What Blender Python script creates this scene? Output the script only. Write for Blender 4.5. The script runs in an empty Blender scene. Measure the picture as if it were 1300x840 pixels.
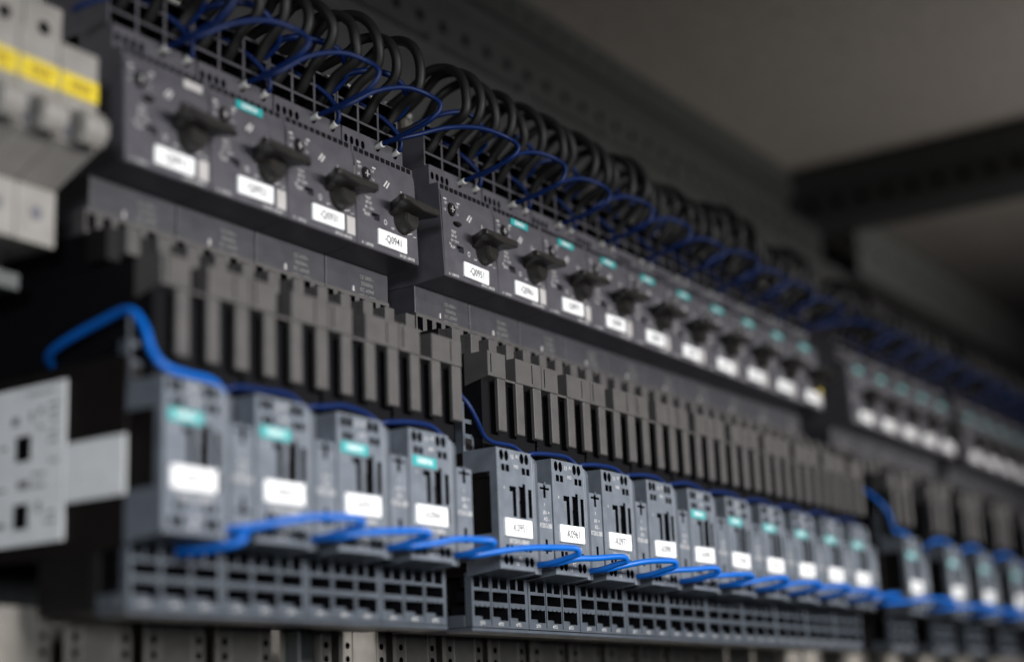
import bpy, bmesh, math, random
from mathutils import Vector, Matrix
random.seed(7)
S = 0.001                                   # everything below is written in millimetres
scene = bpy.context.scene

# ------------------------------------------------------------------ camera
CAMPOS = (-575.37, -378.81, -119.87)
RC = ((0.547436, -0.835847, -0.04090992), (0.17974194, 0.16518505, -0.96974571), (0.81731674, 0.52352049, 0.240665))
cd = bpy.data.cameras.new('camera'); cam = bpy.data.objects.new('camera', cd)
scene.collection.objects.link(cam)
right, down, fwd = Vector(RC[0]), Vector(RC[1]), Vector(RC[2])
m = Matrix((right, -down, -fwd)).transposed().to_4x4()
m.translation = Vector(CAMPOS) * S
cam.matrix_world = m
cd.sensor_width = 36; cd.lens = 2048.9 / 1300 * 36
cd.clip_start = 0.01; cd.clip_end = 60
cd.dof.use_dof = True; cd.dof.focus_distance = 0.742; cd.dof.aperture_fstop = 3.45
scene.camera = cam

# ------------------------------------------------------------------ world, lamps, exposure
w = bpy.data.worlds.new('World'); scene.world = w; w.use_nodes = True
w.node_tree.nodes['Background'].inputs[0].default_value = (0.75, 0.85, 1.0, 1)
w.node_tree.nodes['Background'].inputs[1].default_value = 0.012
vs = scene.view_settings
vs.view_transform = 'Standard'; vs.look = 'None'; vs.exposure = 0; vs.gamma = 1

def area(name, loc, target, sx, sy, power, color, spread=180):
    l = bpy.data.lights.new(name, 'AREA'); l.shape = 'RECTANGLE'; l.size = sx * S; l.size_y = sy * S
    l.energy = power; l.color = color; l.spread = math.radians(spread)
    o = bpy.data.objects.new(name, l); scene.collection.objects.link(o)
    o.location = Vector(loc) * S
    o.rotation_euler = (Vector(target) - Vector(loc)).to_track_quat('-Z', 'Y').to_euler()
    return o
area('room_lamp', (290, -640, 135), (290, 0, -30), 1320, 110, 2.75, (1.0, 0.99, 0.985), 56)
area('side_fill', (-1500, -1000, 20), (-160, 0, -40), 300, 300, 0.42, (0.88, 0.94, 1.0), 30)  # added fill from the left for the side faces and type plate
area('top_edge_fill', (60, -620, 370), (60, 0, 20), 420, 30, 0.08, (1, 1, 1), 50)  # added fill under the roof, only for highlights on top edges
area('roof_fill', (900, -1000, -120), (800, -300, 402), 350, 250, 1.0, (1.0, 0.96, 0.91), 70)  # added fill aimed up to brighten the roof, no real source

# ------------------------------------------------------------------ materials
MATS = {}
def mat(name, col, rough=0.5, metal=0.0, noise=0.12, nscale=400, bump=0.0, bscale=2500, spec=0.5, coat=0.0, dust=0.25):
    mt = bpy.data.materials.new(name); mt.use_nodes = True
    nt = mt.node_tree; b = nt.nodes['Principled BSDF']
    b.inputs['Roughness'].default_value = rough; b.inputs['Metallic'].default_value = metal
    b.inputs['Specular IOR Level'].default_value = spec
    b.inputs['Coat Weight'].default_value = coat
    tc = nt.nodes.new('ShaderNodeNewGeometry')
    n = nt.nodes.new('ShaderNodeTexNoise'); n.inputs['Scale'].default_value = nscale * 0.35; n.inputs['Detail'].default_value = 5
    nt.links.new(tc.outputs['Position'], n.inputs['Vector'])
    r = nt.nodes.new('ShaderNodeValToRGB')
    r.color_ramp.elements[0].position = 0.3; r.color_ramp.elements[1].position = 0.7
    r.color_ramp.elements[0].color = tuple(c * (1 - noise) for c in col) + (1,)
    r.color_ramp.elements[1].color = tuple(min(1, c * (1 + noise)) for c in col) + (1,)
    nt.links.new(n.outputs['Fac'], r.inputs['Fac'])
    # fine pale dust specks
    d = nt.nodes.new('ShaderNodeTexNoise'); d.inputs['Scale'].default_value = 1900; d.inputs['Detail'].default_value = 2
    nt.links.new(tc.outputs['Position'], d.inputs['Vector'])
    dm = nt.nodes.new('ShaderNodeMapRange'); dm.inputs['From Min'].default_value = 0.68; dm.inputs['From Max'].default_value = 0.78
    dm.inputs['To Min'].default_value = 0; dm.inputs['To Max'].default_value = dust if noise > 0.05 else 0.0
    nt.links.new(d.outputs['Fac'], dm.inputs['Value'])
    mx = nt.nodes.new('ShaderNodeMixRGB'); mx.inputs['Color2'].default_value = (0.3, 0.29, 0.27, 1)
    nt.links.new(dm.outputs['Result'], mx.inputs['Fac']); nt.links.new(r.outputs['Color'], mx.inputs['Color1'])
    nt.links.new(mx.outputs['Color'], b.inputs['Base Color'])
    rr = nt.nodes.new('ShaderNodeMapRange'); rr.inputs['To Min'].default_value = max(0.05, rough - 0.09); rr.inputs['To Max'].default_value = min(1, rough + 0.09)
    nt.links.new(n.outputs['Fac'], rr.inputs['Value']); nt.links.new(rr.outputs['Result'], b.inputs['Roughness'])
    if bump:
        n2 = nt.nodes.new('ShaderNodeTexNoise'); n2.inputs['Scale'].default_value = bscale; n2.inputs['Detail'].default_value = 3
        nt.links.new(tc.outputs['Position'], n2.inputs['Vector'])
        bp = nt.nodes.new('ShaderNodeBump'); bp.inputs['Strength'].default_value = bump; bp.inputs['Distance'].default_value = 0.0001
        nt.links.new(n2.outputs['Fac'], bp.inputs['Height']); nt.links.new(bp.outputs['Normal'], b.inputs['Normal'])
    MATS[name] = mt
    return mt
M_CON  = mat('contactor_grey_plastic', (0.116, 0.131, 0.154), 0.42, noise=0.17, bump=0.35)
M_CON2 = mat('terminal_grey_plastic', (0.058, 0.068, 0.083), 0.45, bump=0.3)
M_BRK  = mat('breaker_dark_plastic', (0.066, 0.063, 0.073), 0.42, bump=0.4)
M_BRK2 = mat('breaker_body_plastic', (0.034, 0.033, 0.039), 0.5, bump=0.4)
M_LINK = mat('link_brown_grey_plastic', (0.054, 0.050, 0.048), 0.55, bump=0.45)
M_BLK  = mat('black_plastic', (0.0045, 0.004, 0.004), 0.55, bump=0.3, spec=0.22, dust=0.04)
M_DARK = mat('recess_shade', (0.002, 0.002, 0.003), 0.7, spec=0.12, dust=0)  # near-black that paints shade into pockets, slots, holes and gaps
M_COIL = mat('coil_brown_black', (0.006, 0.0042, 0.0035), 0.6, bump=0.3, spec=0.2, dust=0.03)
M_HAND = mat('handle_black_plastic', (0.017, 0.0155, 0.014), 0.32, bump=0.3, dust=0.08)
M_WHITE= mat('label_white', (0.80, 0.80, 0.80), 0.5, noise=0.02)
M_PALE = mat('sticker_pale', (0.40, 0.38, 0.37), 0.55, noise=0.10)
M_SILV = mat('sticker_silver', (0.78, 0.78, 0.78), 0.45, noise=0.06)
M_INK  = mat('ink_black', (0.012, 0.012, 0.012), 0.6, noise=0.02)
M_PRINT= mat('print_pale', (0.48, 0.47, 0.46), 0.6, noise=0.02)
M_TEAL = mat('logo_teal', (0.018, 0.30, 0.30), 0.4, noise=0.03)
M_YEL  = mat('label_yellow', (0.66, 0.50, 0.015), 0.5, noise=0.04)
M_MCB  = mat('breaker_white_plastic', (0.235, 0.222, 0.205), 0.45, bump=0.3)
M_MCBD = mat('toggle_grey', (0.10, 0.10, 0.12), 0.4)
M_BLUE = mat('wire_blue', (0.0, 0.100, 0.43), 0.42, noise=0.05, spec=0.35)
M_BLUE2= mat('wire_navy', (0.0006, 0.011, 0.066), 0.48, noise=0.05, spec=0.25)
M_CABLE= mat('cable_black_rubber', (0.009, 0.0085, 0.008), 0.5, bump=0.2, dust=0.05, spec=0.3)
M_FERR = mat('ferrule_white', (0.50, 0.49, 0.46), 0.35, noise=0.05)
M_DUCT = mat('duct_beige_pvc', (0.27, 0.248, 0.22), 0.5, bump=0.3)
M_STEEL= mat('zinc_steel', (0.078, 0.084, 0.081), 0.5, metal=0.3, bump=0.3)
M_RAIL = mat('pale_zinc_steel', (0.15, 0.16, 0.155), 0.5, metal=0.2, bump=0.3)
M_ROOF = mat('cabinet_paint', (0.42, 0.385, 0.35), 0.6, bump=0.5, bscale=1500)
M_PLATE= mat('mounting_plate_zinc', (0.05, 0.05, 0.05), 0.55, metal=0.2, bump=0.3)

# ------------------------------------------------------------------ mesh helpers (mm)
class MB:
    def __init__(s, *mats):
        s.bm = bmesh.new(); s.mats = list(mats)
    def _merge(s, b, mi, bev, seg=1, smooth=False):
        if bev:
            bmesh.ops.bevel(b, geom=[e for e in b.edges if len(e.link_faces) == 2 and e.calc_face_angle(0) > 0.5], offset=bev, segments=seg, affect='EDGES', profile=0.5)
        for f in b.faces: f.material_index = mi; f.smooth = smooth
        me = bpy.data.meshes.new('tmp'); b.to_mesh(me); b.free()
        s.bm.from_mesh(me); bpy.data.meshes.remove(me)
    def box(s, x0, x1, y0, y1, z0, z1, mi=0, bev=0.25):
        b = bmesh.new(); bmesh.ops.create_cube(b, size=1)
        for v in b.verts:
            v.co = Vector(((x0 + x1) / 2 + v.co.x * (x1 - x0), (y0 + y1) / 2 + v.co.y * (y1 - y0), (z0 + z1) / 2 + v.co.z * (z1 - z0)))
        mn = min(x1 - x0, y1 - y0, z1 - z0); bev = min(bev, mn * 0.3)
        s._merge(b, mi, bev); return s
    def prism(s, pts, a0, a1, axis='x', mi=0, bev=0.3, seg=2):
        b = bmesh.new()
        def P(p, a): return Vector((a, p[0], p[1])) if axis == 'x' else (Vector((p[0], a, p[1])) if axis == 'y' else Vector((p[0], p[1], a)))
        r0 = [b.verts.new(P(p, a0)) for p in pts]; r1 = [b.verts.new(P(p, a1)) for p in pts]
        b.faces.new(r0); b.faces.new(list(reversed(r1)))
        n = len(pts)
        for i in range(n): b.faces.new((r0[(i + 1) % n], r0[i], r1[i], r1[(i + 1) % n]))
        bmesh.ops.recalc_face_normals(b, faces=b.faces)
        s._merge(b, mi, bev, seg); return s
    def cyl(s, c, r, y0, y1, mi=0, n=24, bev=0.3, r2=None, sz=1.0):
        """cylinder along Y centred on (x,z); r at y0, r2 at y1"""
        r2 = r if r2 is None else r2
        b = bmesh.new()
        a = [b.verts.new((c[0] + r * math.cos(t), y0, c[1] + sz * r * math.sin(t))) for t in [2 * math.pi * i / n for i in range(n)]]
        d = [b.verts.new((c[0] + r2 * math.cos(t), y1, c[1] + sz * r2 * math.sin(t))) for t in [2 * math.pi * i / n for i in range(n)]]
        b.faces.new(a); b.faces.new(list(reversed(d)))
        for i in range(n): b.faces.new((a[(i + 1) % n], a[i], d[i], d[(i + 1) % n]))
        bmesh.ops.recalc_face_normals(b, faces=b.faces)
        if bev:
            bmesh.ops.bevel(b, geom=[e for e in b.edges if e.calc_face_angle(0) > 1.0], offset=bev, segments=2, affect='EDGES')
        s._merge(b, mi, 0); return s
    def quad(s, pts, mi=0):
        vs_ = [s.bm.verts.new(p) for p in pts]; f = s.bm.faces.new(vs_); f.material_index = mi; return f
    def plate(s, x0, x1, z0, z1, y, holes, mi=0, mh=1, mw=1):  # recess walls default to the dark slot: shade painted on grey plastic
        """front-facing (-Y) sheet with real recesses. holes: (kind, x0, x1, z0, z1, depth)"""
        xs = sorted(set([x0, x1] + [h[1] for h in holes] + [h[2] for h in holes]))
        zs = sorted(set([z0, z1] + [h[3] for h in holes] + [h[4] for h in holes]))
        def cell_hole(cx, cz):
            for h in holes:
                if h[1] < cx < h[2] and h[3] < cz < h[4]: return h
            return None
        for i in range(len(xs) - 1):
            for j in range(len(zs) - 1):
                if not cell_hole((xs[i] + xs[i+1]) / 2, (zs[j] + zs[j+1]) / 2):
                    s.quad(((xs[i], y, zs[j]), (xs[i+1], y, zs[j]), (xs[i+1], y, zs[j+1]), (xs[i], y, zs[j+1])), mi)
        for kind, a, b, c, d, dep in holes:
            cor = [(a, c), (b, c), (b, d), (a, d)]
            if kind == 'o':
                n = 16; cx, cz, rx, rz = (a + b) / 2, (c + d) / 2, (b - a) / 2 * 0.94, (d - c) / 2 * 0.94
                ring = [(cx + rx * math.cos(t), cz + rz * math.sin(t)) for t in [math.radians(-135) + 2 * math.pi * k / n for k in range(n)]]
                for k in range(n):
                    p, q = ring[k], ring[(k + 1) % n]
                    cA = cor[(k // 4) % 4]; cB = cor[((k + 1) // 4) % 4]
                    if cA == cB or (k % 4 != 3): s.quad3((cA[0], y, cA[1]), (q[0], y, q[1]), (p[0], y, p[1]), mi)
                    else:
                        s.quad(((cA[0], y, cA[1]), (cB[0], y, cB[1]), (q[0], y, q[1]), (p[0], y, p[1])), mi)
                loop = ring
            else: loop = cor
            n = len(loop)
            for k in range(n):
                p, q = loop[k], loop[(k + 1) % n]
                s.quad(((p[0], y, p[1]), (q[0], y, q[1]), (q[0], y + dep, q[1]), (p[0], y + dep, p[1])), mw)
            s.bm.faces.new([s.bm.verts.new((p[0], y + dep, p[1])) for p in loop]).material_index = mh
        return s
    def quad3(s, a, b, c, mi=0):
        f = s.bm.faces.new([s.bm.verts.new(p) for p in (a, b, c)]); f.material_index = mi
    def tube(s, pts, r, mi=0, n=12, sub=7, smooth=True, caps=True):
        P = [Vector(p) for p in pts]
        Q = []
        ext = [P[0] * 2 - P[1]] + P + [P[-1] * 2 - P[-2]]
        for i in range(1, len(ext) - 2):
            p0, p1, p2, p3 = ext[i-1:i+3]
            for k in range(sub):
                t = k / sub
                Q.append(0.5 * ((2 * p1) + (p2 - p0) * t + (2 * p0 - 5 * p1 + 4 * p2 - p3) * t * t + (3 * p1 - p0 - 3 * p2 + p3) * t ** 3))
        Q.append(P[-1])
        nrm = None; rings = []
        for i, q in enumerate(Q):
            t = (Q[min(i + 1, len(Q) - 1)] - Q[max(i - 1, 0)]).normalized()
            if nrm is None:
                nrm = t.orthogonal().normalized()
            else:
                nrm = (nrm - t * nrm.dot(t)).normalized()
            bn = t.cross(nrm)
            rr = r(i / (len(Q) - 1)) if callable(r) else r
            rings.append([s.bm.verts.new(q + (nrm * math.cos(a) + bn * math.sin(a)) * rr) for a in [2 * math.pi * k / n for k in range(n)]])
        for i in range(len(rings) - 1):
            for k in range(n):
                f = s.bm.faces.new((rings[i][k], rings[i][(k + 1) % n], rings[i+1][(k + 1) % n], rings[i+1][k])); f.material_index = mi; f.smooth = smooth
        if caps:
            s.bm.faces.new(list(reversed(rings[0]))).material_index = mi; s.bm.faces.new(rings[-1]).material_index = mi
        return s
    def obj(s, name, parent=None, clean=False):
        bmesh.ops.remove_doubles(s.bm, verts=s.bm.verts, dist=0.0005)
        bmesh.ops.recalc_face_normals(s.bm, faces=s.bm.faces)
        bmesh.ops.scale(s.bm, vec=(S, S, S), verts=s.bm.verts)
        me = bpy.data.meshes.new(name); s.bm.to_mesh(me); s.bm.free()
        for mt in s.mats: me.materials.append(mt)
        o = bpy.data.objects.new(name, me); scene.collection.objects.link(o)
        if parent: o.parent = parent
        return o

TXT = {}
def text_mesh(txt, size, material):
    bold = material.name == 'ink_black'
    key = (txt, size, material.name)
    if key in TXT: return TXT[key]
    c = bpy.data.curves.new('lettering', 'FONT'); c.body = txt; c.size = size * S; c.align_x = 'CENTER'; c.align_y = 'CENTER'
    c.extrude = 0.00004; c.resolution_u = 3; c.offset = 0.000035 if bold else 0.00002; c.space_character = 1.03
    o = bpy.data.objects.new('lettering', c); scene.collection.objects.link(o)
    dg = bpy.context.evaluated_depsgraph_get()
    me = bpy.data.meshes.new_from_object(o.evaluated_get(dg)); me.name = 'lettering'
    bpy.data.objects.remove(o); bpy.data.curves.remove(c)
    me.materials.clear(); me.materials.append(material)
    TXT[key] = me
    return me
def text(name, txt, x, y, z, size, material, parent, squeeze=1.0, rot=(90, 0, 0)):
    o = bpy.data.objects.new(name, text_mesh(txt, size, material)); scene.collection.objects.link(o)
    o.location = (x * S, y * S, z * S); o.rotation_euler = [math.radians(a) for a in rot]; o.scale = (squeeze, 1, 1)
    o.parent = parent
    return o
def joined(name, objs, parent):
    """join several lettering objects into ONE printed part"""
    b = bmesh.new()
    mt = objs[0].data.materials[0]
    for o in objs:
        me = o.data.copy(); me.transform(o.matrix_basis); b.from_mesh(me); bpy.data.meshes.remove(me); bpy.data.objects.remove(o)
    me = bpy.data.meshes.new(name); b.to_mesh(me); b.free(); me.materials.append(mt)
    o = bpy.data.objects.new(name, me); scene.collection.objects.link(o); o.parent = parent
    return o
def empty(name, loc, label, cat, group=None):
    o = bpy.data.objects.new(name, None); scene.collection.objects.link(o); o.location = Vector(loc) * S
    o.empty_display_size = 0.01
    o['label'] = label; o['category'] = cat
    if group: o['group'] = group
    return o
def tag(o, label, cat, group=None):
    o['label'] = label; o['category'] = cat
    if group: o['group'] = group
    return o
def struct(o): o['kind'] = 'structure'; return o
def copy_tree(o, parent=None, top=True):
    c = o.copy(); scene.collection.objects.link(c)
    c.parent = parent
    for ch in list(o.children): copy_tree(ch, c, False)
    return c
def kids(o, name):
    return [c for c in o.children if c.name.split('.')[0] == name]
def drop(o):
    for c in list(o.children): drop(c)
    bpy.data.objects.remove(o)

# ------------------------------------------------------------------ the cabinet round the devices
mb = MB(M_PLATE); mb.box(-900, 1900, 126, 129, -420, 262, bev=0); struct(mb.obj('mounting_plate'))
ROOFZ = 402
mb = MB(M_ROOF); mb.box(-900, 848, -700, 420, ROOFZ, ROOFZ + 3, bev=0); struct(mb.obj('cabinet_roof'))
mb = MB(M_ROOF); mb.box(872, 2700, -700, 420, ROOFZ, ROOFZ + 3, bev=0); struct(mb.obj('cabinet_roof'))
mb = MB(M_ROOF); mb.box(-900, 2700, 420, 423, -420, ROOFZ + 3, bev=0); struct(mb.obj('rear_wall'))

def rail(name, x0, x1, y, z, h, dep, label, hp=25.0, hs=9.5, mt=M_STEEL, lip=8):
    t = empty(name, (x0, y, z), label, 'rail')
    holes = []
    n = int((x1 - x0) / hp) - 1
    for k in range(n):
        a = 10 + k * hp
        holes.append(('o', a, a + hs, h * 0.5 - hs * 0.5, h * 0.5 + hs * 0.5, 3))
    q = MB(mt, M_DARK); q.plate(0, x1 - x0, 0, h, 0, holes, mw=0); q.obj('web', t)
    q = MB(mt); q.box(0, x1 - x0, 0.1, dep, h, h + 2, bev=0.3); q.box(0, x1 - x0, 0.1, dep, -2, 0, bev=0.3); q.obj('flange', t)
    return t
# long perforated profile behind the devices, and the cabinet frame under the roof
rail('perforated_rail', -700, 838, 170, 309, 24, 22, 'long perforated zinc rail running behind the black cable loops below the roof')
rail('perforated_rail', -700, 838, 150, 262, 26, 14, 'lower perforated rail just behind the top of the black cable loops')
rail('perforated_frame_strip', -880, 838, 194.5, 377, 21, 1.2, 'perforated strip of the roof frame running under the roof edge', hs=8)
q = MB(M_STEEL); q.prism([(196, 402), (196, 380), (204, 372), (204, 352), (222, 344), (226, 344), (226, 402)], -880, 846, 'x', bev=0.6)
tag(q.obj('roof_frame_profile'), 'folded steel frame profile along the rear edge of the roof', 'profile')
q = MB(M_STEEL); q.prism([(196, 402), (196, 380), (204, 372), (204, 352), (222, 344), (226, 344), (226, 402)], 878, 2650, 'x', bev=0.6)
tag(q.obj('roof_frame_profile'), 'folded steel frame profile of the next bay at the far right', 'profile')
# cross beam between the two bays (runs towards the viewer)
t = empty('cross_beam', (861, 0, 340), 'dark perforated cross beam running forward under the roof at upper right', 'beam')
q = MB(M_STEEL); q.prism([(-20, 60), (-20, 44), (-12, 36), (-12, 10), (0, 0), (22, 0), (22, 60)], -680, 205, 'y', bev=0.6)
o = q.obj('beam_body', t)
q = MB(M_DARK)
for k in range(34):
    q.box(-12.9, -11.6, -650 + k * 25, -650 + k * 25 + 9, 19, 28, bev=0)
q.obj('hole_row', t)['kind'] = 'stuff'
for i, x in enumerate([-420, -310, -200, -92, 15, 92, 198, 305, 418, 532, 640, 750]):
    q = MB(M_STEEL); q.box(x - 5, x + 5, 166, 169.5, 262, 309, bev=0.5); q.box(x - 3, x + 3, 163, 166, 280, 286, bev=0.4)
    tag(q.obj('rail_bracket'), '%s upright steel bracket from the left, between the rear rails' % ['first', 'second', 'third', 'fourth', 'fifth', 'sixth', 'seventh', 'eighth', 'ninth', 'tenth', 'eleventh', 'twelfth'][i], 'bracket', 'upright brackets between the rear rails')
rail('light_mounting_rail', 880, 2300, 150, 300, 56, 20, 'broad pale steel rail crossing the next bay behind the far cables', hp=50, hs=9, mt=M_RAIL)

# ------------------------------------------------------------------ contactor
def duo(cx, cz, rx, rz, kind, dep, gap):
    return [(kind, cx - gap / 2 - rx, cx - gap / 2 + rx, cz - rz, cz + rz, dep), (kind, cx + gap / 2 - rx, cx + gap / 2 + rx, cz - rz, cz + rz, dep)]
def make_contactor():
    t = empty('contactor', (0, 0, 0), '', 'contactor')
    holes = duo(5.1, -3.2, 1.8, 2.5, 'o', 9, 3.9) + duo(21.3, -3.3, 1.8, 2.5, 'o', 9, 3.9)
    holes += duo(5.9, -8.6, 1.4, 1.5, 'r', 6, 3.5) + duo(22.3, -8.8, 1.4, 1.5, 'r', 6, 3.6)
    holes += duo(7.2, -43.0, 1.2, 1.2, 'r', 6, 3.3) + duo(21.8, -43.0, 1.2, 1.2, 'r', 6, 3.4)
    holes += duo(6.0, -48.4, 1.8, 2.3, 'o', 9, 3.9) + duo(22.4, -48.5, 1.8, 2.3, 'o', 9, 3.9)
    holes += [('r', 8.6, 13.8, -18.6, -16.2, 3.5), ('r', 11.0, 13.8, -29.4, -18.6, 5.0), ('r', 16.0, 21.4, -29.6, -15.8, 6.0), ('r', 19.2, 21.4, -15.8, -14.4, 6.0), ('r', 23.6, 26.4, -29.0, -16.4, 2.2)]
    holes += [('r', 24.6, 26.4, -37.2, -30.2, 2.4)]
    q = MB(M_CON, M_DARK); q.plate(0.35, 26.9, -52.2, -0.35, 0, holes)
    # the flanks, top and underside of the raised front
    q.quad(((0.35, 0, -0.35), (0.35, 0, -52.2), (0, 0.45, -52.5), (0, 0.45, 0)))
    q.quad(((0.35, 0, -0.35), (0, 0.45, 0), (27.2, 0.45, 0), (26.9, 0, -0.35)))
    q.quad(((0.35, 0, -52.2), (26.9, 0, -52.2), (27.2, 0.45, -52.6), (0, 0.45, -52.5)))
    q.quad(((26.9, 0, -52.2), (26.9, 0, -0.35), (27.2, 0.45, 0), (27.2, 0.45, -52.6)))
    q.quad(((0, 0.45, 0), (0, 18, 0), (27.2, 18, 0), (27.2, 0.45, 0)))
    q.quad(((27.2, 0.45, 0), (27.2, 18, 0), (27.2, 18, -52.6), (27.2, 0.45, -52.6)))
    # left flank with the window on the dark coil
    for a in ((0.45, 4.2, -52.5, 0), (4.2, 18, -10.2, 0), (4.2, 18, -52.5, -37)):
        q.quad(((0, a[0], a[2]), (0, a[1], a[2]), (0, a[1], a[3]), (0, a[0], a[3])))
    q.quad(((0, 4.2, -10.2), (1.6, 4.2, -10.2), (1.6, 4.2, -37), (0, 4.2, -37)))
    q.quad(((0, 4.2, -10.2), (1.6, 4.2, -10.2), (1.6, 18, -10.2), (0, 18, -10.2)))
    q.quad(((0, 4.2, -37), (1.6, 4.2, -37), (1.6, 18, -37), (0, 18, -37)))
    # sloping underside
    q.quad(((0, 0.45, -52.5), (27.2, 0.45, -52.6), (27.2, 18, -54.6), (0, 18, -54.4)))
    q.quad(((0, 0.45, -52.5), (0, 18, -54.4), (0, 18, -52.5), (0, 0.9, -52.5)))
    q.obj('front_housing', t)
    q = MB(M_CON); q.prism([(0.1, -53.4), (18, -54.6), (18, -0.8), (1.4, -0.8), (0.1, -2.2)], 27.4, 29.5, 'x', bev=0.25); q.obj('side_strip', t)
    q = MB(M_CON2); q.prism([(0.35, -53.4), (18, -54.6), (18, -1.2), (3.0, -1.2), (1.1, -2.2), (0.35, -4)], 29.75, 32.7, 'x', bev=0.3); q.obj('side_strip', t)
    # shoulder with cross-shaped catches
    q = MB(M_CON, M_DARK)
    hs = [('r', 37.6, 39.6, -18.6, -10.9 - 2.0, 3), ('r', 34.8, 37.6, -14.9, -13.9, 1.6), ('r', 39.6, 42.6, -14.9, -13.9, 1.6),
          ('r', 37.6, 39.6, -43.6, -37.2, 3), ('r', 34.8, 37.6, -42.6, -41.6, 1.6), ('r', 39.6, 42.6, -42.6, -41.6, 1.6)]
    q.plate(32.95, 44.2, -50.0, -12.4, 0.8, hs)
    q.quad(((32.95, 0.8, -12.4), (44.2, 0.8, -12.4), (44.5, 1.3, -12.0), (32.95, 1.3, -12.0)))
    q.quad(((44.2, 0.8, -12.4), (44.2, 0.8, -50), (44.5, 1.3, -50.3), (44.5, 1.3, -12.0)))
    q.quad(((32.95, 1.3, -12.0), (44.5, 1.3, -12.0), (44.5, 18, -12.0), (32.95, 18, -12.0)))
    q.quad(((44.5, 1.3, -12.0), (44.5, 18, -12.0), (44.5, 18, -50.3), (44.5, 1.3, -50.3)))
    q.quad(((32.95, 0.8, -50), (44.2, 0.8, -50), (44.5, 1.3, -50.3), (32.95, 1.3, -50.3)))
    q.quad(((32.95, 1.3, -50.3), (44.5, 1.3, -50.3), (44.5, 18, -51.4), (32.95, 18, -51.4)))
    q.obj('shoulder', t)
    q = MB(M_CON2); q.box(37.9, 39.3, 0.2, 3.0, -13.2, -11.4, bev=0.2); q.obj('catch', t)
    # sliders inside the slots
    q = MB(M_COIL); q.box(16.6, 20.9, 2.2, 5.5, -29.2, -22.6, bev=0.3); q.obj('slider', t)
    q = MB(M_BRK); q.box(16.5, 18.6, 1.0, 5.6, -22.2, -16.2, bev=0.3); q.obj('slider', t)
    # bodies
    q = MB(M_COIL); q.box(1.7, 43.9, 5, 88, -50.5, -12.6, bev=0.5); q.box(1.7, 26.8, 6, 88, -12.6, -1, bev=0.5); q.box(0.4, 44.4, 18.2, 88, -54, 8, bev=0.6); q.obj('coil_body', t)
    # tag carrier and printed tag
    q = MB(M_WHITE); q.box(3.0, 24.2, -1.1, 0.6, -38.0, -30.1, bev=0.35); q.obj('name_tag', t)
    L = [text('p', '3RT2015-2BB42', 14.8, -0.05, -40.2, 2.7, M_PRINT, None, 0.86)]
    joined('printed_text', L, t)
    L = [text('p', '1', 38.2, 0.75, -21.8, 2.2, M_PRINT, None), text('p', 'A1 +', 39.4, 0.75, -25.3, 2.6, M_PRINT, None), text('p', 'A2 -', 39.4, 0.75, -28.2, 2.6, M_PRINT, None),
         text('p', 'RT2015-2BB', 38.6, 0.75, -31.2, 2.9, M_PRINT, None, 0.66)]
    joined('printed_text', L, t)
    L = [text('p', '13', 11.4, -0.05, -3.4, 2.6, M_PRINT, None), text('p', 'A1', 15.8, -0.05, -2.8, 2.2, M_PRINT, None), text('p', 'NO', 14.6, -0.05, -7.4, 2.2, M_PRINT, None), text('p', 'A2', 15.4, -0.05, -47.3, 2.5, M_PRINT, None), text('p', '14', 12.6, -0.05, -50.0, 2.5, M_PRINT, None), text('p', '0', 4.4, -0.05, -17.4, 1.6, M_PRINT, None)]
    joined('printed_text', L, t)
    # lower terminal grid with its 3 x 4 pockets
    hs = []
    for k in range(3):
        a = 1.9 + k * 14.2
        hs += [('r', a, a + 4.7, -58.7, -53.6, 7), ('r', a + 6.3, a + 11.6, -58.9, -53.8, 7), ('r', a, a + 12.1, -64.6, -60.2, 9),
               ('r', a, a + 12.1, -72.4, -66.6, 12)]
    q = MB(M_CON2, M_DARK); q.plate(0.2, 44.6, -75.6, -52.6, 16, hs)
    q.quad(((0.2, 16, -52.6), (0.2, 16, -75.6), (0.2, 19.5, -75.6), (0.2, 19.5, -52.6)))
    q.quad(((44.6, 16, -52.6), (44.6, 16, -75.6), (44.6, 19.5, -75.6), (44.6, 19.5, -52.6)))
    q.quad(((0.2, 16, -75.6), (44.6, 16, -75.6), (44.6, 30, -75.6), (0.2, 30, -75.6)))
    q.obj('lower_terminal_grid', t)
    q = MB(M_CON2)
    for k in range(3):
        a = 1.9 + k * 14.2
        for e in (2.2, 6.05, 9.9):
            q.cyl((a + e, -66.0), 1.9, 15.85, 17.6, n=14, bev=0, sz=0.5)
        if k: q.box(a - 1.4, a - 0.8, 15.4, 16, -74.5, -53.5, bev=0.1)
    q.obj('scalloped_rim', t)
    L = [text('p', s_, 8.0 + k * 14.2, 15.95, -74.0, 2.1, M_PRINT, None) for k, s_ in enumerate(('2/T1', '4/T2', '6/T3'))]
    joined('printed_text', L, t)
    q = MB(M_CON2); q.box(0.0, 44.8, 15.6, 30, -77.6, -76.0, bev=0.4); q.box(0.3, 44.5, 20, 31, -75.9, -70.4, bev=0.4); q.obj('foot', t)
    q = MB(M_BLK); q.box(0.4, 44.4, 32, 60, -75.8, -54.2, bev=0.4); q.box(0.5, 44.3, 30, 33, -76, -54.4, bev=0.3); q.obj('rear_base', t)
    q = MB(M_CON2); q.box(33.2, 44.4, 13, 18, -11.9, -0.6, bev=0.3); q.obj('rear_ledge', t)
    # upper terminal grid, mostly hidden behind the wires
    hs = []
    for k in range(3):
        a = 2.6 + k * 14.2
        hs += [('r', a, a + 5, 1.0, 6.4, 8), ('r', a + 6.6, a + 11.8, 1.0, 6.4, 8), ('r', a, a + 11.8, 8.4, 13.0, 10)]
    q = MB(M_CON2, M_DARK); q.plate(0.3, 44.4, -0.6, 15, 18.1, hs)
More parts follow.
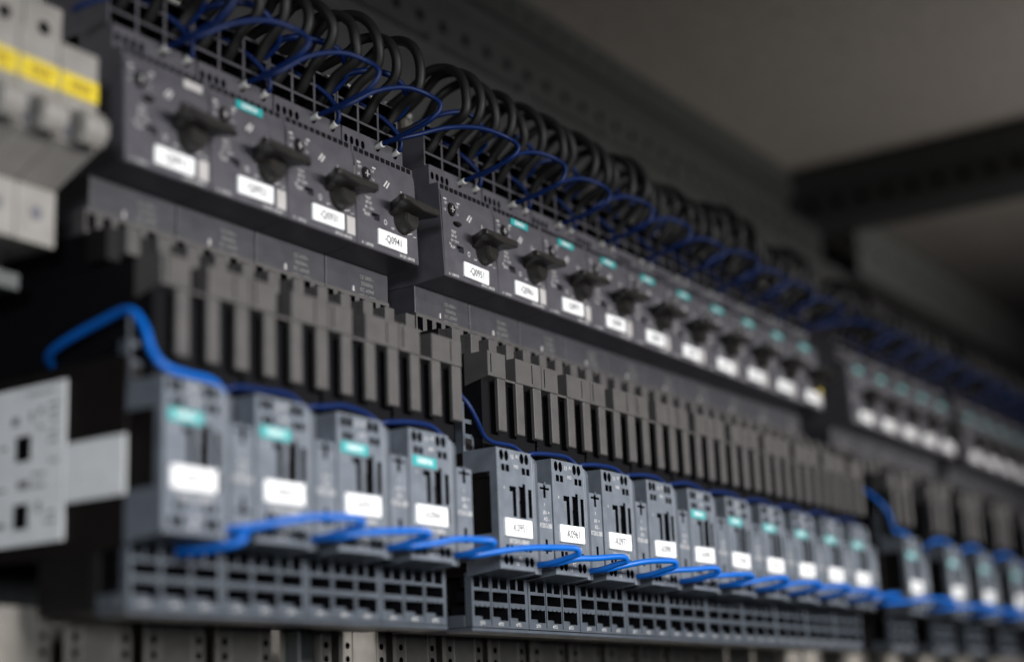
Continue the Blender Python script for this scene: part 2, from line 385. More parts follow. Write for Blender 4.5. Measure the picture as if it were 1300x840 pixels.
    q.quad(((0.3, 18.1, -0.6), (0.3, 18.1, 15), (0.3, 22, 15), (0.3, 22, -0.6)))
    q.quad(((0.3, 18.1, 15), (44.4, 18.1, 15), (44.4, 30, 15), (0.3, 30, 15)))
    q.box(0.2, 1.7, 17.6, 18.05, -0.4, 23, bev=0.1)
    q.obj('upper_terminal_grid', t)
    return t
def tagged_text(t, txt, parent_name='name_tag', x=13.6, y=-1.16, z=-34.2, size=5.0):
    p = kids(t, parent_name)[0]
    text('tag_lettering', txt, x, y, z, size, M_INK, p, 0.84)
def logo(t, x, z, wdt, hgt, y, size=3.2):
    q = MB(M_TEAL); q.box(x, x + wdt, y - 0.25, y + 0.2, z - hgt, z, bev=0.1)
    o = q.obj('logo_plate', t)
    text('logo_lettering', 'SIEMENS', x + wdt / 2, y - 0.3, z - hgt / 2, size, M_WHITE, o, 0.86)

proto_con = make_contactor()
ORD = ['first', 'second', 'third', 'fourth', 'fifth', 'sixth', 'seventh', 'eighth', 'ninth', 'tenth']
CON = []
G1 = [-198.3, -153.3, -108.3, -63.3]
G2 = [45.0 * i for i in range(10)]
G3 = [505.0, 593.0, 668.0, 752.0, 840.0]
allx = [(x, 1, i) for i, x in enumerate(G1)] + [(x, 2, i) for i, x in enumerate(G2)] + [(x, 3, i) for i, x in enumerate(G3)]
num = 911
for n, (x, g, i) in enumerate(allx):
    o = copy_tree(proto_con)
    o.location = (x * S, 0, 0)
    code = '-K%04d' % (911 + 10 * n)
    tagged_text(o, code)
    nt_ = kids(o, 'name_tag')[0]; nt_.rotation_euler = (0, math.radians(random.uniform(-0.9, 0.9)), 0); nt_.location = (random.uniform(-0.5, 0.5) * S, 0, random.uniform(-0.5, 0.4) * S)
    if g == 1 or (g == 2 and i >= 4) or g == 3: logo(o, 1.7, -10.9, 16.2, 4.2, 0)
    else:
        pass
    if g == 1: lb = ('leftmost grey contactor, its black side carrying a silver sticker', 'second grey contactor from the left, teal plate above a white tag', 'third grey contactor from the left, teal plate above a white tag', 'fourth grey contactor with teal plate, just left of the dark gap')[i]
    elif g == 2: lb = ['grey contactor with the sharp tag -K0951, first right of the dark gap', 'grey contactor in focus with the tag -K0961, no teal plate', 'grey contactor just right of the one tagged -K0961, no teal plate', 'last grey contactor without a teal plate, left of the teal ones'][i] if i < 4 else '%s contactor of the long middle row, the %s one with a teal plate' % (ORD[i], ORD[i - 4])
    else: lb = '%s blurred contactor standing by itself right of the long middle row' % ORD[i]
    tag(o, lb, 'contactor', 'grey contactors in a row')
    CON.append(o)
drop(proto_con)
# stickers on the black flank of the leftmost contactor
c0 = CON[0]
q = MB(M_SILV); q.box(-0.7, 0.3, 17.6, 46.4, -38.2, -17.7, bev=0.15); q.obj('blank_sticker', c0)
q = MB(M_COIL); q.box(0.0, 1.5, 17.6, 120, -56, 10, bev=0.3); q.obj('black_flank', c0)
# silver type plate with two square cut-outs and faint print, facing left
q = MB(M_SILV, M_DARK)
hs = [('r', 63.8, 71.4, -21.2, -12.2, 0.8), ('r', 64.2, 71.6, -45.0, -36.2, 0.8)]
q.plate(46.8, 88, -50.6, 5.3, -0.9, hs)
for v in q.bm.verts: v.co = Vector((v.co.y, v.co.x, v.co.z))
q.quad(((-0.9, 46.8, -50.6), (-0.9, 46.8, 5.3), (0.0, 46.8, 5.3), (0.0, 46.8, -50.6)))
o = q.obj('type_plate', c0)
L = []
q = MB(M_PALE if False else mat('print_grey', (0.22, 0.21, 0.21), 0.6, noise=0.02))
for (y, z, a, b) in ((50, -2, 5, 1.0), (50, -5, 5, 1), (50, -8, 4, 1), (50, -12, 5, 1), (50, -15, 5, 1), (58, -3, 2, 2.4), (63, -4, 1.6, 3.4), (58, -9, 2, 1.6), (70, -5, 4, 3), (56, -26, 7, 1), (64, -28, 6, 3), (56, -30, 7, 1), (50, -22, 4, 1), (50, -40, 5, 1), (50, -43, 6, 1), (58, -36, 2, 4), (76, -15, 4, 1), (76, -30, 5, 1), (76, -42, 5, 2), (52, 2.6, 14, 0.8)):
    q.box(-0.96, -0.9, y, y + a, z - b, z, bev=0)
q.obj('printed_marks', o)

# ------------------------------------------------------------------ link modules (the dark comb)
def make_link():
    t = empty('link_module', (0, 0, 0), '', 'connector')
    q = MB(M_DARK); q.box(0.3, 44.7, 21, 100, 3, 46, bev=0.4); q.box(1.7, 44.6, 13, 20.9, 2.2, 33.2, bev=0.4); q.box(0.3, 44.7, 44, 100, 46, 60, bev=0.4)  # shade-black boxes, brought forward to black out the gaps between slats
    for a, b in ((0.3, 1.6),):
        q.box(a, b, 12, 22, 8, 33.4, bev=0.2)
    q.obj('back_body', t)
    for a, b in ((0.2, 14.3), (22.9, 44.6)):
        q = MB(M_LINK, M_DARK)
        hs = [('r', 2.0, 2.8, 35.5, 44.4, 4)] if a < 1 else [('r', 36.2, 36.9, 35.5, 44.4, 4)]
        q.plate(a + 0.2, b - 0.2, 34.2, 45.2, 8, hs)
        q.quad(((a + .2, 8, 34.2), (a + .2, 8, 45.2), (a, 8.3, 45.5), (a, 8.3, 34.0)))
        q.quad(((b - .2, 8, 34.2), (b - .2, 8, 45.2), (b, 8.3, 45.5), (b, 8.3, 34.0)))
        q.quad(((a + .2, 8, 45.2), (b - .2, 8, 45.2), (b, 8.3, 45.5), (a, 8.3, 45.5)))
        q.quad(((a + .2, 8, 34.2), (b - .2, 8, 34.2), (b, 8.3, 34.0), (a, 8.3, 34.0)))
        q.quad(((a, 8.3, 34), (a, 8.3, 45.5), (a, 21, 45.5), (a, 21, 31)))
        q.quad(((b, 8.3, 34), (b, 8.3, 45.5), (b, 21, 45.5), (b, 21, 31)))
        q.quad(((a, 8.3, 45.5), (b, 8.3, 45.5), (b, 30, 45.5), (a, 30, 45.5)))
        q.quad(((a, 8.3, 34), (b, 8.3, 34), (b, 21, 31), (a, 21, 31)))
        q.obj('cap', t)
    for a, b in ((7.9, 14.1), (22.9, 29.1), (37.6, 44.4)):
        q = MB(M_LINK); q.prism([(8.2, 34), (10.4, 34), (10.4, 9.6), (8.2, 10.2)], a, b, 'x', bev=0.35, seg=1); q.obj('slat', t)
    q = MB(M_LINK); q.box(14.2, 23.0, 8.6, 10.4, 33.4, 34.5, bev=0.15); q.obj('crossbar', t)
    for k in range(3):
        a = 5.0 + k * 15
        q = MB(M_LINK); q.box(a, a + 6.4, 30, 44, 50, 60.6, bev=0.35); q.obj('rear_block', t)
        q = MB(M_BLK); q.box(a - 6.5, a, 33, 44, 47, 59.5, bev=0.35)
        q.obj('rear_recess', t)
    # pale contact strip
    hs = []
    for k in range(6):
        a = 1.2 + k * 7.4
        hs.append(('r', a, a + 4.2, 61.6, 68, 3))
    q = MB(M_LINK, M_DARK); q.plate(0.2, 44.8, 60.2, 69.6, 46.8, hs)
    q.quad(((0.2, 46.8, 69.6), (44.8, 46.8, 69.6), (44.8, 52, 69.6), (0.2, 52, 69.6)))
    q.quad(((0.2, 46.8, 60.2), (0.2, 46.8, 69.6), (0.2, 52, 69.6), (0.2, 52, 60.2)))
    q.obj('contact_strip', t)
    q = MB(M_PALE); q.prism([(17.9, 70), (19.1, 70), (18.9, 72.5), (18.1, 72.5)], 46, 46.8, 'y', bev=0.1); q.obj('pin', t)
    return t
proto_link = make_link()
LX = [(7.5 - 20 - 180 + 45 * i, 1, i) for i in range(4)] + [(7.5 + 45 * i, 2, i) for i in range(10)] + [(x, 3, i) for i, x in enumerate((506.0, 588.0, 665.0, 745.0, 835.0))]
for x, g, i in LX:
    o = copy_tree(proto_link); o.location = (x * S, 0, 0)
    if g < 3: lb = 'dark slatted link module directly above the %s contactor of the %s row' % (ORD[i], 'left' if g == 1 else 'long middle')
    else: lb = '%s dark slatted link module in the blurred part right of the long row' % ORD[i]
    tag(o, lb, 'connector', 'dark slatted link modules')
drop(proto_link)

# ------------------------------------------------------------------ motor protection breakers
BX0 = 13.9
def make_breaker():
    t = empty('motor_breaker', (0, 0, 0), '', 'circuit breaker')
    # face (a sheet with real openings, leaning back a little)
    hs = [('r', 10.9, 16.7, 14.2, 17.4, 3.0), ('o', 5.0, 11.4, 30.6, 38.0, 1.4), ('o', 8.8, 15.4, 26.4, 29.4, 1.6),
          ('r', 35.2, 36.2, 4.2, 10.4, 1.0)]
    q = MB(M_BRK, M_DARK)
    q.plate(0.5, 44.3, 0.7, 42.6, 34.0, hs, mh=0, mw=0)
    lean = lambda z: (z / 43.3) * 1.5 + (0.5 if z > 42 else 0)
    for v in q.bm.verts: v.co.y += lean(v.co.z)
    y0, y1 = 34.0 + lean(0.7), 34.0 + lean(42.6)
    q.quad(((0.5, y0, 0.7), (0.5, y1, 42.6), (0.2, y1 + .5, 43.0), (0.2, y0 + .5, 0.2)))
    q.quad(((44.3, y0, 0.7), (44.3, y1, 42.6), (44.6, y1 + .5, 43.0), (44.6, y0 + .5, 0.2)))
    q.quad(((0.5, y1, 42.6), (44.3, y1, 42.6), (44.6, y1 + .5, 43.0), (0.2, y1 + .5, 43.0)))
    q.quad(((0.5, y0, 0.7), (44.3, y0, 0.7), (44.6, y0 + .5, 0.2), (0.2, y0 + .5, 0.2)))
    # sides as a polygon fan
    for x in (0.2, 44.6):
        q.bm.faces.new([q.bm.verts.new(p) for p in ((x, y0 + .5, 0.2), (x, y1 + .5, 43.0), (x, y1 + .7, 46.2), (x, 41.4, 46.4), (x, 110, 46.4), (x, 110, -1.2), (x, 52, -1.2))])
    q.quad(((0.2, y1 + .5, 43.0), (44.6, y1 + .5, 43.0), (44.6, y1 + .7, 46.2), (0.2, y1 + .7, 46.2)))
    q.quad(((0.2, y0 + .5, 0.2), (44.6, y0 + .5, 0.2), (44.6, 52, -1.2), (0.2, 52, -1.2)))
    q.quad(((0.2, 52, -1.2), (44.6, 52, -1.2), (44.6, 110, -1.2), (0.2, 110, -1.2)))
    q.obj('front_cover', t)
    # vents on the sloping top edge
    q = MB(M_DARK)
    for k in range(11):
        a = 1.6 + k * 3.85
        q.box(a, a + 2.5, 36.2, 38, 43.7, 45.7, bev=0)
    q.obj('vent', t)
    # stepped terminal riser
    hs = [('o', 1.5 + 4.0 * k, 4.4 + 4.0 * k, 49.2, 53.4, 3) for k in range(4)]
    hs += [('o', 23.4, 27.6, 51.0, 55.2, 4), ('o', 36.4, 40.6, 51.0, 55.2, 4)]
    q = MB(M_BRK, M_DARK); q.plate(0.4, 44.4, 46.5, 56.4, 41.8, hs)
    q.quad(((0.4, 41.8, 46.5), (0.4, 41.8, 56.4), (0.4, 60, 56.4), (0.4, 60, 46.5)))
    q.quad(((44.4, 41.8, 46.5), (44.4, 41.8, 56.4), (44.4, 60, 56.4), (44.4, 60, 46.5)))
    q.quad(((0.4, 41.8, 56.4), (44.4, 41.8, 56.4), (44.4, 60, 56.4), (0.4, 60, 56.4)))
    q.obj('terminal_step', t)
    # terminal grid board
    hs = []
    for k in range(3):
        a = 1.3 + k * 14.6
        hs += [('r', a, a + 13.2, 57.4, 62.8, 9), ('r', a, a + 13.2, 63.9, 70.4, 9), ('r', a, a + 13.2, 71.5, 77.2, 9)]
    q = MB(M_BRK, M_DARK); q.plate(0.3, 44.6, 56.5, 78.2, 44.4, hs)
    q.quad(((0.3, 44.4, 56.5), (0.3, 44.4, 78.2), (0.3, 90, 78.2), (0.3, 90, 56.5)))
    q.quad(((44.6, 44.4, 56.5), (44.6, 44.4, 78.2), (44.6, 90, 78.2), (44.6, 90, 56.5)))
    q.quad(((0.3, 44.4, 78.2), (44.6, 44.4, 78.2), (44.6, 90, 78.2), (0.3, 90, 78.2)))
    q.obj('upper_terminal_grid', t)
    # rotary handle: hub, skirt and grip
    q = MB(M_HAND); q.cyl((33.4, 18.4), 4.8, 28.5, 35.0, r2=6.6, bev=0.5, n=28)
    b = bmesh.new()
    sec = [(22.0, 18.6, 45.6, 25.0, 22.6, 21.2), (24.5, 18.2, 45.4, 25.6, 22.2, 21.0), (29.5, 22.0, 42.0, 25.8, 21.2, 20.4), (34.9, 24.5, 40.6, 25.6, 19.0, 18.8)]
    rows = []
    for (y, xa, xb, zt, zl, zr) in sec:
        rows.append([b.verts.new(p) for p in ((xa, y, zt), (xb, y, zt - 0.6), (xb, y, zr), ((xa + xb) / 2 + 1.5, y, zr - 0.6), (xa, y, zl))])
    b.faces.new(rows[0]); b.faces.new(list(reversed(rows[-1])))
    for r_ in range(3):
        for k in range(5): b.faces.new((rows[r_][k], rows[r_][(k + 1) % 5], rows[r_ + 1][(k + 1) % 5], rows[r_ + 1][k]))
    bmesh.ops.recalc_face_normals(b, faces=b.faces)
    q._merge(b, 0, 0.7, 3)
    h = q.obj('rotary_handle', t)
    q = MB(M_HAND); q.box(20.6, 25.2, 21.8, 22.9, 22.4, 24.6, bev=0.4); q.obj('grip_ridge', h)
    # current dial and reset button
    q = MB(M_BLK); q.cyl((8.2, 34.3), 2.9, 34.3, 36.6, bev=0.3, n=20); q.obj('setting_dial', t)
    d = kids(t, 'setting_dial')[-1]
    q = MB(M_PRINT); q.box(8.0, 8.4, 34.1, 34.3, 32.8, 36.0, bev=0); q.box(6.8, 9.8, 34.1, 34.3, 34.15, 34.45, bev=0); q.obj('dial_slot', d)
    q = MB(M_BLK); q.cyl((12.1, 27.9), 2.6, 33.5, 36.4, bev=0.4, n=18, sz=0.42); q.obj('test_button', t)
    q = MB(M_WHITE); q.box(14.3, 34.9, 32.9, 34.4, 3.1, 10.5, bev=0.35); q.obj('name_tag', t)
    fy = lambda z: 33.95 + lean(z)
    L = []
    def tx(s_, x, z, size, sq=1.0, r=0):
        L.append(text('p', s_, x, fy(z) - 0.03, z, size, M_PRINT, None, sq, (90 - 2, r, 0)))
    tx('TEST', 9.0, 23.3, 1.9); tx('SET 0,7', 9.2, 21.2, 1.8, .8); tx('0,9 - 1,25 A', 9.6, 18.9, 1.8, .7); tx('AUX', 7.7, 15.6, 2.0, .9); tx('N', 5.6, 16.8, 1.9)
    tx('O', 20.8, 14.8, 3.6, 0.8); tx('I', 33.6, 31.4, 3.8); tx('ON', 35.6, 31.0, 1.6); tx('N  1.1', 5.0, 1.7, 1.7, .9); tx('3RV2011-0KA20', 35.5, 1.7, 2.0, 0.8); tx('3RV20', 8.8, 1.7, 1.8, 0.9)
    tx('0,9', 3.9, 36.6, 1.7); tx('1,25', 12.9, 36.8, 1.7, .8); tx('1,1', 13.4, 33.0, 1.6, .9); tx('1,0', 2.9, 33.2, 1.6, .9)
    tx('OFF', 26, 13.2, 1.4)
    joined('printed_text', L, t)
    q = MB(M_PRINT)
    for (x, z) in ((2.2, 38.3), (13.0, 38.3)): q.box(x, x + 2.4, 34.2 + 1.1, 35.28, z, z + 0.7, bev=0)
    q.prism([(20.4, 32.0), (21.2, 31.7), (23.8, 34.9), (23.0, 35.2)], 34.95, 35.0, 'y', bev=0); q.prism([(22.2, 31.5), (23.0, 31.2), (25.2, 34.3), (24.4, 34.6)], 34.95, 35.0, 'y', bev=0)
    q.prism([(36.5, 12.8), (40.5, 13.9), (40.4, 14.3), (36.4, 13.2)], 34.3, 34.4, 'y', bev=0); q.prism([(41.0, 12.7), (43.2, 12.9), (43.2, 13.2), (41.0, 13.0)], 34.3, 34.4, 'y', bev=0)
    q.obj('printed_mark', t)
    # slim lower housing below the cover
    q = MB(M_BRK2); q.prism([(52, -24), (53, -24), (110, -24), (110, -1.3), (52, -1.3)], 0.25, 44.55, 'x', bev=0.35); lo = q.obj('lower_housing', t)
    L = []
    for k, s_ in enumerate(('CE 690V~', '50/60Hz', 'IEC 60947', '100kA 400V')):
        L.append(text('p', s_, 29.0, 51.93, -6.0 - 2.9 * k, 2.5, mat('print_dim', (0.15, 0.145, 0.14), 0.6, noise=0.02) if 'print_dim' not in MATS else MATS['print_dim'], None, 0.95))
    joined('printed_text', L, lo)
    return t
proto_brk = make_breaker()
BX = [(BX0 - 19.9 - 180 + 45 * i, 1, i) for i in range(4)] + [(BX0 + 45 * i, 2, i) for i in range(10)] + [(518 + 46 * i, 3, i) for i in range(5)] + [(776 + 46 * i, 4, i) for i in range(7)]
BRK = []
for n, (x, g, i) in enumerate(BX):
    o = copy_tree(proto_brk); o.location = (x * S, 0, 0.0862)
    text('tag_lettering', '-Q%04d' % (911 + 10 * n), 24.6, 32.84, 6.7, 4.9, M_INK, kids(o, 'name_tag')[0], 0.82)
    nt_ = kids(o, 'name_tag')[0]; nt_.rotation_euler = (0, math.radians(random.uniform(-1.2, 1.2)), 0); nt_.location = (random.uniform(-0.4, 0.4) * S, 0, random.uniform(-0.3, 0.3) * S)
    hd = kids(o, 'rotary_handle')[0]; an = math.radians(random.uniform(-3.5, 3.5)); cc = Vector((33.0, 0, 18.6)) * S; hd.rotation_euler = (0, an, 0); hd.location = cc - Matrix.Rotation(an, 3, 'Y') @ cc
    if not ((g == 1 and i != 1) or (g == 2 and i == 0)): logo(o, 15.2, 43.2, 15.6, 3.5, 35.3, 2.8)
    elif g == 1 and i == 0:
        q = MB(M_PALE); q.box(31, 41, 35.1, 35.5, 38.9, 42.2, bev=0.05); q.obj('pale_sticker', o)
    if not ((g == 2 and i == 0) or (g == 1 and i == 3)):
        q = MB(M_PALE); q.box(38.0, 43.4, 33.8, 34.5, 3.2, 11.2, bev=0.1); q.obj('pale_sticker', o)
    if g == 2 and i == 9:
        q = MB(M_YEL); q.box(37.6, 43.8, 34.0, 34.7, 12.2, 19.2, bev=0.1); q.obj('yellow_sticker', o)
    if g == 1: lb = ('leftmost dark motor breaker, beside the white breakers with yellow labels', 'dark motor breaker with the teal plate, second from the left', 'dark motor breaker third from the left, no teal plate', 'dark motor breaker with the sharp tag -Q0941, left of the gap')[i]
    elif g == 2: lb = 'dark motor breaker in focus with the sharp tag -Q0951' if i == 0 else ('last motor breaker of the middle row, with a yellow sticker' if i == 9 else '%s dark motor breaker of the long middle row, %s from the one tagged -Q0951' % (ORD[i], ('next', 'two', 'three', 'four', 'five', 'six', 'seven', 'eight')[i - 1] if i > 1 else 'next'))
    else: lb = '%s blurred motor breaker of the %s row at the far right' % (ORD[i], 'five-piece' if g == 3 else 'last')
    tag(o, lb, 'circuit breaker', 'dark motor breakers in a row')
    BRK.append(o)
drop(proto_brk)

# ------------------------------------------------------------------ wires
def cname(n):
    x, g, i = allx[n]
    return {4: 'the contactor tagged -K0951', 5: 'the contactor tagged -K0961'}.get(n, 'the %s contactor of the %s' % (ORD[i], ('left row', 'middle row', 'far right')[g - 1]))
def jit(a): return random.uniform(-a, a)
# thick blue jumpers hooking out in front of the contactors
TX = [x + 29.8 for x, g, i in allx]
for n in range(len(TX)):
    T = TX[n]; P = TX[n - 1] if n else T - 45
    d = T - P
    s_ = 1 + jit(0.14)
    e = jit(0.7)
    k_ = [jit(0.55) for _ in range(8)]
    pts = [(P + 0.5, 3.0, -49.0), (P + d * 0.14, -3.4, -48.7), (P + d * 0.40, -9.0 * s_, -46.6 + e * .4 + k_[0]), (P + d * 0.64, -13.0 * s_ + k_[1], -45.0 + e + k_[2]), (T - 2.5, -16.2 * s_ + k_[3], -44.1 + e), (T + 2.2, -17.8 * s_, -44.4 + e * .8),
           (T + 3.4, -17.4 * s_, -46.0 + e * .4), (T + 2.2, -12.5 * s_ + k_[4], -47.4 + k_[5] * .5), (T + 0.6, -5, -49.0), (T, 4.0, -49.2)]
    if n == 0: pts = [(T - 7, 17, -56), (T - 6.5, 6, -56.5), (T - 3.5, -4, -55.2), (T + 0.5, -7, -53.2), (T + 1.8, -4.5, -50.5), (T, 4.0, -49.2)]
    q = MB(M_BLUE); q.tube(pts, 1.4, n=14)
    o = q.obj('jumper_wire')
    tag(o, 'bright blue jumper wire hooking at the foot of %s' % cname(n), 'wire', 'blue jumpers across the contactor feet')
# blue wires lying over the contactor tops
for n, (x, g, i) in enumerate(allx):
    if g == 1 and i == 0:
        pts = [(-182, 66, 13), (-191, 63, 13.5), (-198, 57, 15.5), (-200, 47, 18.4), (-199.6, 31, 22.4), (-199, 17, 24.6), (-198.6, 10, 18), (-198.0, 6.5, 9), (-195, 3.5, 3.6), (-184, 3.5, 2.4), (-172, 6, 3.2), (-166, 6.5, 1.5), (-163.6, 5.5, -4), (-164, 7.5, -11)]
        R_ = 1.45
    elif i == 0:
        pts = [(x - 16, 20, 33), (x - 11, 9, 20.7), (x - 5, 7, 12.5), (x + 2, 8, 6.2), (x + 10, 8.5, 4.2), (x + 24, 8.5, 4.4), (x + 30, 8, 2.8), (x + 34, 6.5, -0.5), (x + 35.0, 5.5, -5), (x + 34.6, 7.5, -12)]
        R_ = 1.0
    else:
        pts = [(x - 8.5, 16, -3), (x - 6, 9.5, 1.8), (x + 2, 8.5, 3.6 + jit(.4)), (x + 13, 8, 4.7 + jit(.6)), (x + 25, 8, 4.6 + jit(.4)), (x + 31, 7.5, 2.8), (x + 34.3, 6.2, -0.5), (x + 35.2, 5.0, -5), (x + 34.6, 7.5, -12)]
        R_ = 1.1
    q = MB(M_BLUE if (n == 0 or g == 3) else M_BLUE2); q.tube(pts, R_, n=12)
    lb = 'thick blue wire arching over the black flank onto the leftmost contactor' if n == 0 else 'thin blue wire lying along the top of %s' % cname(n)
    tag(q.obj('top_wire'), lb, 'wire', 'blue wires along the contactor tops')

def bname(n):
    return {3: 'the breaker tagged -Q0941', 4: 'the breaker tagged -Q0951'}.get(n, 'the %s breaker of the %s row' % (ORD[BX[n][2]], ('left', 'middle', 'far', 'last')[BX[n][1] - 1]))
# black cable coils and blue control wires above the breakers
POS = ('left', 'middle', 'right')
for n, (bx, g, i) in enumerate(BX):
    for k in range(3):
        x = bx + 7.2 + 14.8 * k
        j = [jit(2.4) for _ in range(14)]
        xs = jit(4.0)
        R_ = 15.6 + jit(2.2) + (1.2 if k == 2 and i % 3 == 0 else 0)
        cy, cz = 42.8 + jit(2.2), 178.0 + jit(2.4)
        pts = [(x, 52, 149.5), (x + 0.4, 46, 153), (x + 0.8 + xs * .3, 39, 161.5)]
        for q_, deg in enumerate((215, 180, 145, 110, 75, 40)):
            a = math.radians(deg)
            pts.append((x + 1.2 + xs * (q_ / 5) - 0.9 * q_ + j[q_] * .25, cy + R_ * (1 + j[q_ + 7] * 0.02) * math.cos(a), cz + R_ * math.sin(a)))
        pts += [(x - 5 + j[7], 68, 180 + j[8]), (x - 5 + j[7], 86, 174 + j[9]), (x - 4, 104, 176)]
        q = MB(M_CABLE); q.tube(pts, 2.35, n=12)
        tag(q.obj('power_cable'), '%s black cable coil arching above %s' % (POS[k], bname(n)), 'cable', 'black cable coils above the breakers')
    # blue chain
    F = bx + 25.4; Pv = (BX[n - 1][0] + 25.4) if n else F - 45
    d = F - Pv; e = jit(1.5); f_ = jit(1.5)
    pts = [(Pv, 41, 139.8), (Pv + 1.5, 36, 141.5), (Pv + 0.18 * d, 28, 145.5), (Pv + d * 0.42, 22, 153 + e), (Pv + d * 0.75, 18 + f_, 158.5 + e), (F + 0.5, 14 + f_, 158.0 + e), (F + 4.5, 9.5 + f_, 153 + e), (F + 2.5, 13, 146.6), (F + 1, 24, 143), (F, 36, 140.6), (F, 42.5, 139.6)]
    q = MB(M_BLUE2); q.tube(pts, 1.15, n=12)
    o = q.obj('control_wire'); tag(o, 'dark blue wire bowing into the left hole of %s' % bname(n), 'wire', 'blue control wires above the breakers')
    q = MB(M_FERR); q.tube([(F, 38.2, 140.2), (F, 41.5, 139.7), (F, 45, 139.4)], lambda t: 1.5 - 0.35 * t, n=12, sub=3, smooth=True); q.obj('ferrule', o)
    F2 = bx + 38.4
    pts = [(F2, 42.5, 139.6), (F2, 38.5, 141.5), (F2 - 1, 38, 147), (F2 - 5 + e, 43, 155), (F2 - 12 + f_, 50, 162), (F2 - 20, 58, 168 + e), (F2 - 16, 70, 172), (F2 - 14, 88, 168), (F2 - 12, 104, 170)]
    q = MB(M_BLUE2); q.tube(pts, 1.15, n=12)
    o = q.obj('control_wire'); tag(o, 'dark blue wire rising from the right hole of %s' % bname(n), 'wire', 'blue control wires above the breakers')
    q = MB(M_FERR); q.tube([(F2, 39.4, 140.9), (F2, 41.5, 139.9), (F2, 45, 139.4)], lambda t: 1.5 - 0.35 * t, n=12, sub=3); q.obj('ferrule', o)
    # heavier blue loop swinging between the coils
    pts = [(bx + 2, 60, 163), (bx + 12, 45, 172 + e), (bx + 24, 36, 174 + f_), (bx + 36, 34, 170 + e), (bx + 43, 38, 163), (bx + 40, 50, 157 + f_), (bx + 30, 66, 160), (bx + 26, 90, 170), (bx + 26, 104, 172)]
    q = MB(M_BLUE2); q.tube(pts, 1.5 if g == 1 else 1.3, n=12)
    tag(q.obj('control_wire'), 'blue wire loop woven through the coils above %s' % bname(n), 'wire', 'blue control wires above the breakers')

# ------------------------------------------------------------------ beige cable ducts
def duct(name, x0, x1, y, z0, z1, pitch, wdt, label, up=True):
    t = empty(name, (0, 0, 0), label, 'cable duct')
    n = int((x1 - x0) / pitch)
    proto = None
    for k in range(n):
        x = x0 + k * pitch
        if proto is None:
            q = MB(M_DUCT, M_DARK)
            hs = []
            zz = z0 + 4
            while zz < z1 - 6:
                hs += [('o', 1.6, 4.9, zz, zz + 3.1, 2.0), ('o', wdt - 4.9, wdt - 1.6, zz, zz + 3.1, 2.0)]
                zz += 5.8
            q.plate(0, wdt, z0, z1, 0, hs)
            q.quad(((0, 0, z0), (0, 0, z1), (0, 2.2, z1), (0, 2.2, z0)))
            q.quad(((wdt, 0, z0), (wdt, 0, z1), (wdt, 2.2, z1), (wdt, 2.2, z0)))
            q.quad(((0, 0, z1), (wdt, 0, z1), (wdt, 2.2, z1), (0, 2.2, z1)))
            for a in (6.2, wdt - 7.2): q.box(a, a + 0.9, -0.7, 0, z0, z1, bev=0.1)
            proto = q.obj('duct_finger', t); o = proto
        else:
            o = proto.copy(); scene.collection.objects.link(o); o.parent = t
        o.location = (x * S, y * S, 0)
    q = MB(M_DUCT); q.box(x0, x1, y + 1, y + 3, z0 - 30 if up else z1, z0 + 2 if up else z1 + 30, bev=0.2)
    q.box(x0, x1, y + 44, y + 46, z0 - 30, z1, bev=0.2); q.obj('duct_wall', t)
    return t
duct('cable_duct', -520, 1500, 70, -150, -71.0, 38.4, 30.5, 'beige slotted cable duct with perforated fingers along the bottom edge')
ud = duct('cable_duct', -420, 1300, 80, 160, 185.5, 15.0, 9.0, 'pale cable duct behind the black coils above the breakers')
q = MB(M_FERR); q.box(0, 7.5, 78.5, 83, 186, 188.6, bev=0.4); tip0 = q.obj('finger_tip', ud); tip0.location = (-420 * S, 0, 0)
for k in range(1, 114):
    o = tip0.copy(); scene.collection.objects.link(o); o.location = ((-420 + 15 * k) * S, 0, random.uniform(-0.5, 0.5) * S)
# grey post crossing the lower duct
q = MB(M_STEEL); q.box(-63.5, -54.5, 58, 66, -200, -76, bev=0.6)
tag(q.obj('steel_post'), 'narrow grey steel post in front of the bottom duct below the left row', 'post')

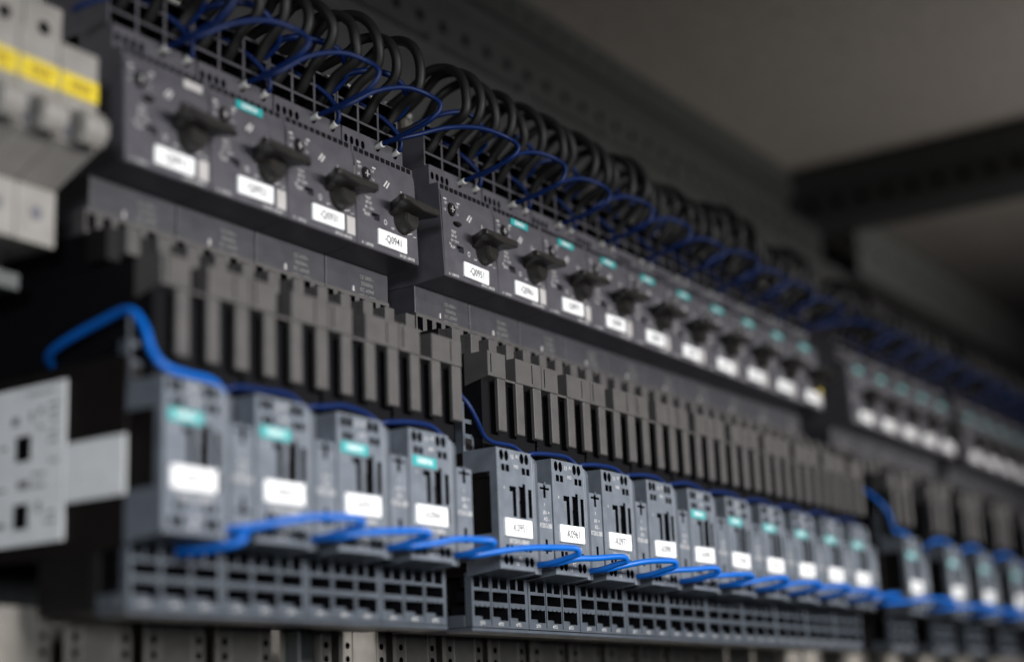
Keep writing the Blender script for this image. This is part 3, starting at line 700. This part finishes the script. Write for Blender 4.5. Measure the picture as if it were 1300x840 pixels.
# ------------------------------------------------------------------ white miniature breakers at the far left
def make_mcb():
    t = empty('miniature_breaker', (0, 0, 0), '', 'circuit breaker')
    q = MB(M_MCB, M_DARK)
    q.prism([(25, 86), (25, 116.5), (31, 117.5), (44, 121), (44, 140), (110, 140), (110, 71), (45, 71), (25, 81)], 0.2, 17.3, 'x', bev=0.5)
    q.obj('body', t)
    q = MB(M_MCB); q.prism([(45, 50), (110, 50), (110, 70.8), (45, 70.8)], 0.2, 17.3, 'x', bev=0.5)
    q.obj('lower_terminal', t)
    q = MB(M_MCBD); q.cyl((8.7, 61), 2.6, 44.6, 47, bev=0.2, n=16); q.obj('screw', t)
    q = MB(M_DARK); q.cyl((8.7, 130), 2.6, 43.6, 45, bev=0.2, n=16); q.obj('screw_hole', t)
    q = MB(M_YEL); q.box(0.7, 16.9, 24.2, 25.1, 98.2, 106, bev=0.3); yl = q.obj('yellow_label', t)
    q = MB(mat('print_amber', (0.22, 0.13, 0.01), 0.6, noise=0.02))
    for a, b_ in ((4.2, 5.6), (6.4, 8.4), (9.0, 10.2), (11.0, 13.0)): q.box(a, b_, 24.1, 24.2, 100.6, 103.6, bev=0)
    q.obj('printed_marks', yl)
    q = MB(M_MCB); q.prism([(25.2, 82), (20, 80), (16.5, 84), (16.5, 89), (20, 93), (25.2, 93)], 5, 15.6, 'x', bev=1.2, seg=3); q.obj('toggle', t)
    q = MB(M_MCBD); q.box(2.2, 4.6, 23.8, 25.2, 82, 94, bev=0.4); q.obj('toggle_gap', t)
    return t
pm = make_mcb()
for k in range(5):
    o = pm if k == 4 else copy_tree(pm)
    o.location = ((-224.6 - 17.6 * k) * S, 0, 0)
    tag(o, ['white miniature breaker with yellow label, right next to the dark breakers', 'white miniature breaker with yellow label, second from the right', 'white miniature breaker with yellow label, cut by the left picture edge', 'white miniature breaker beyond the left picture edge, fourth from the right', 'white miniature breaker farthest left beyond the picture edge'][k], 'circuit breaker', 'white miniature breakers with yellow labels')
for k, s_ in enumerate(('2F4', '2F3', '2F2')):
    pass
q = MB(M_STEEL); q.prism([(62, 38), (62, 44), (72, 44), (72, 49), (110, 49), (110, 38)], -420, -208, 'x', bev=0.3)
tag(q.obj('din_rail'), 'grey mounting rail below the white miniature breakers', 'rail')
q = MB(M_BLK); q.box(-420, -200, 100, 122, -70, 48, bev=0.5)  # added black block, paints the unlit corner dark in front of the plate
tag(q.obj('dark_backing_block'), 'added black block standing in for the shade at the left edge', 'backing block')
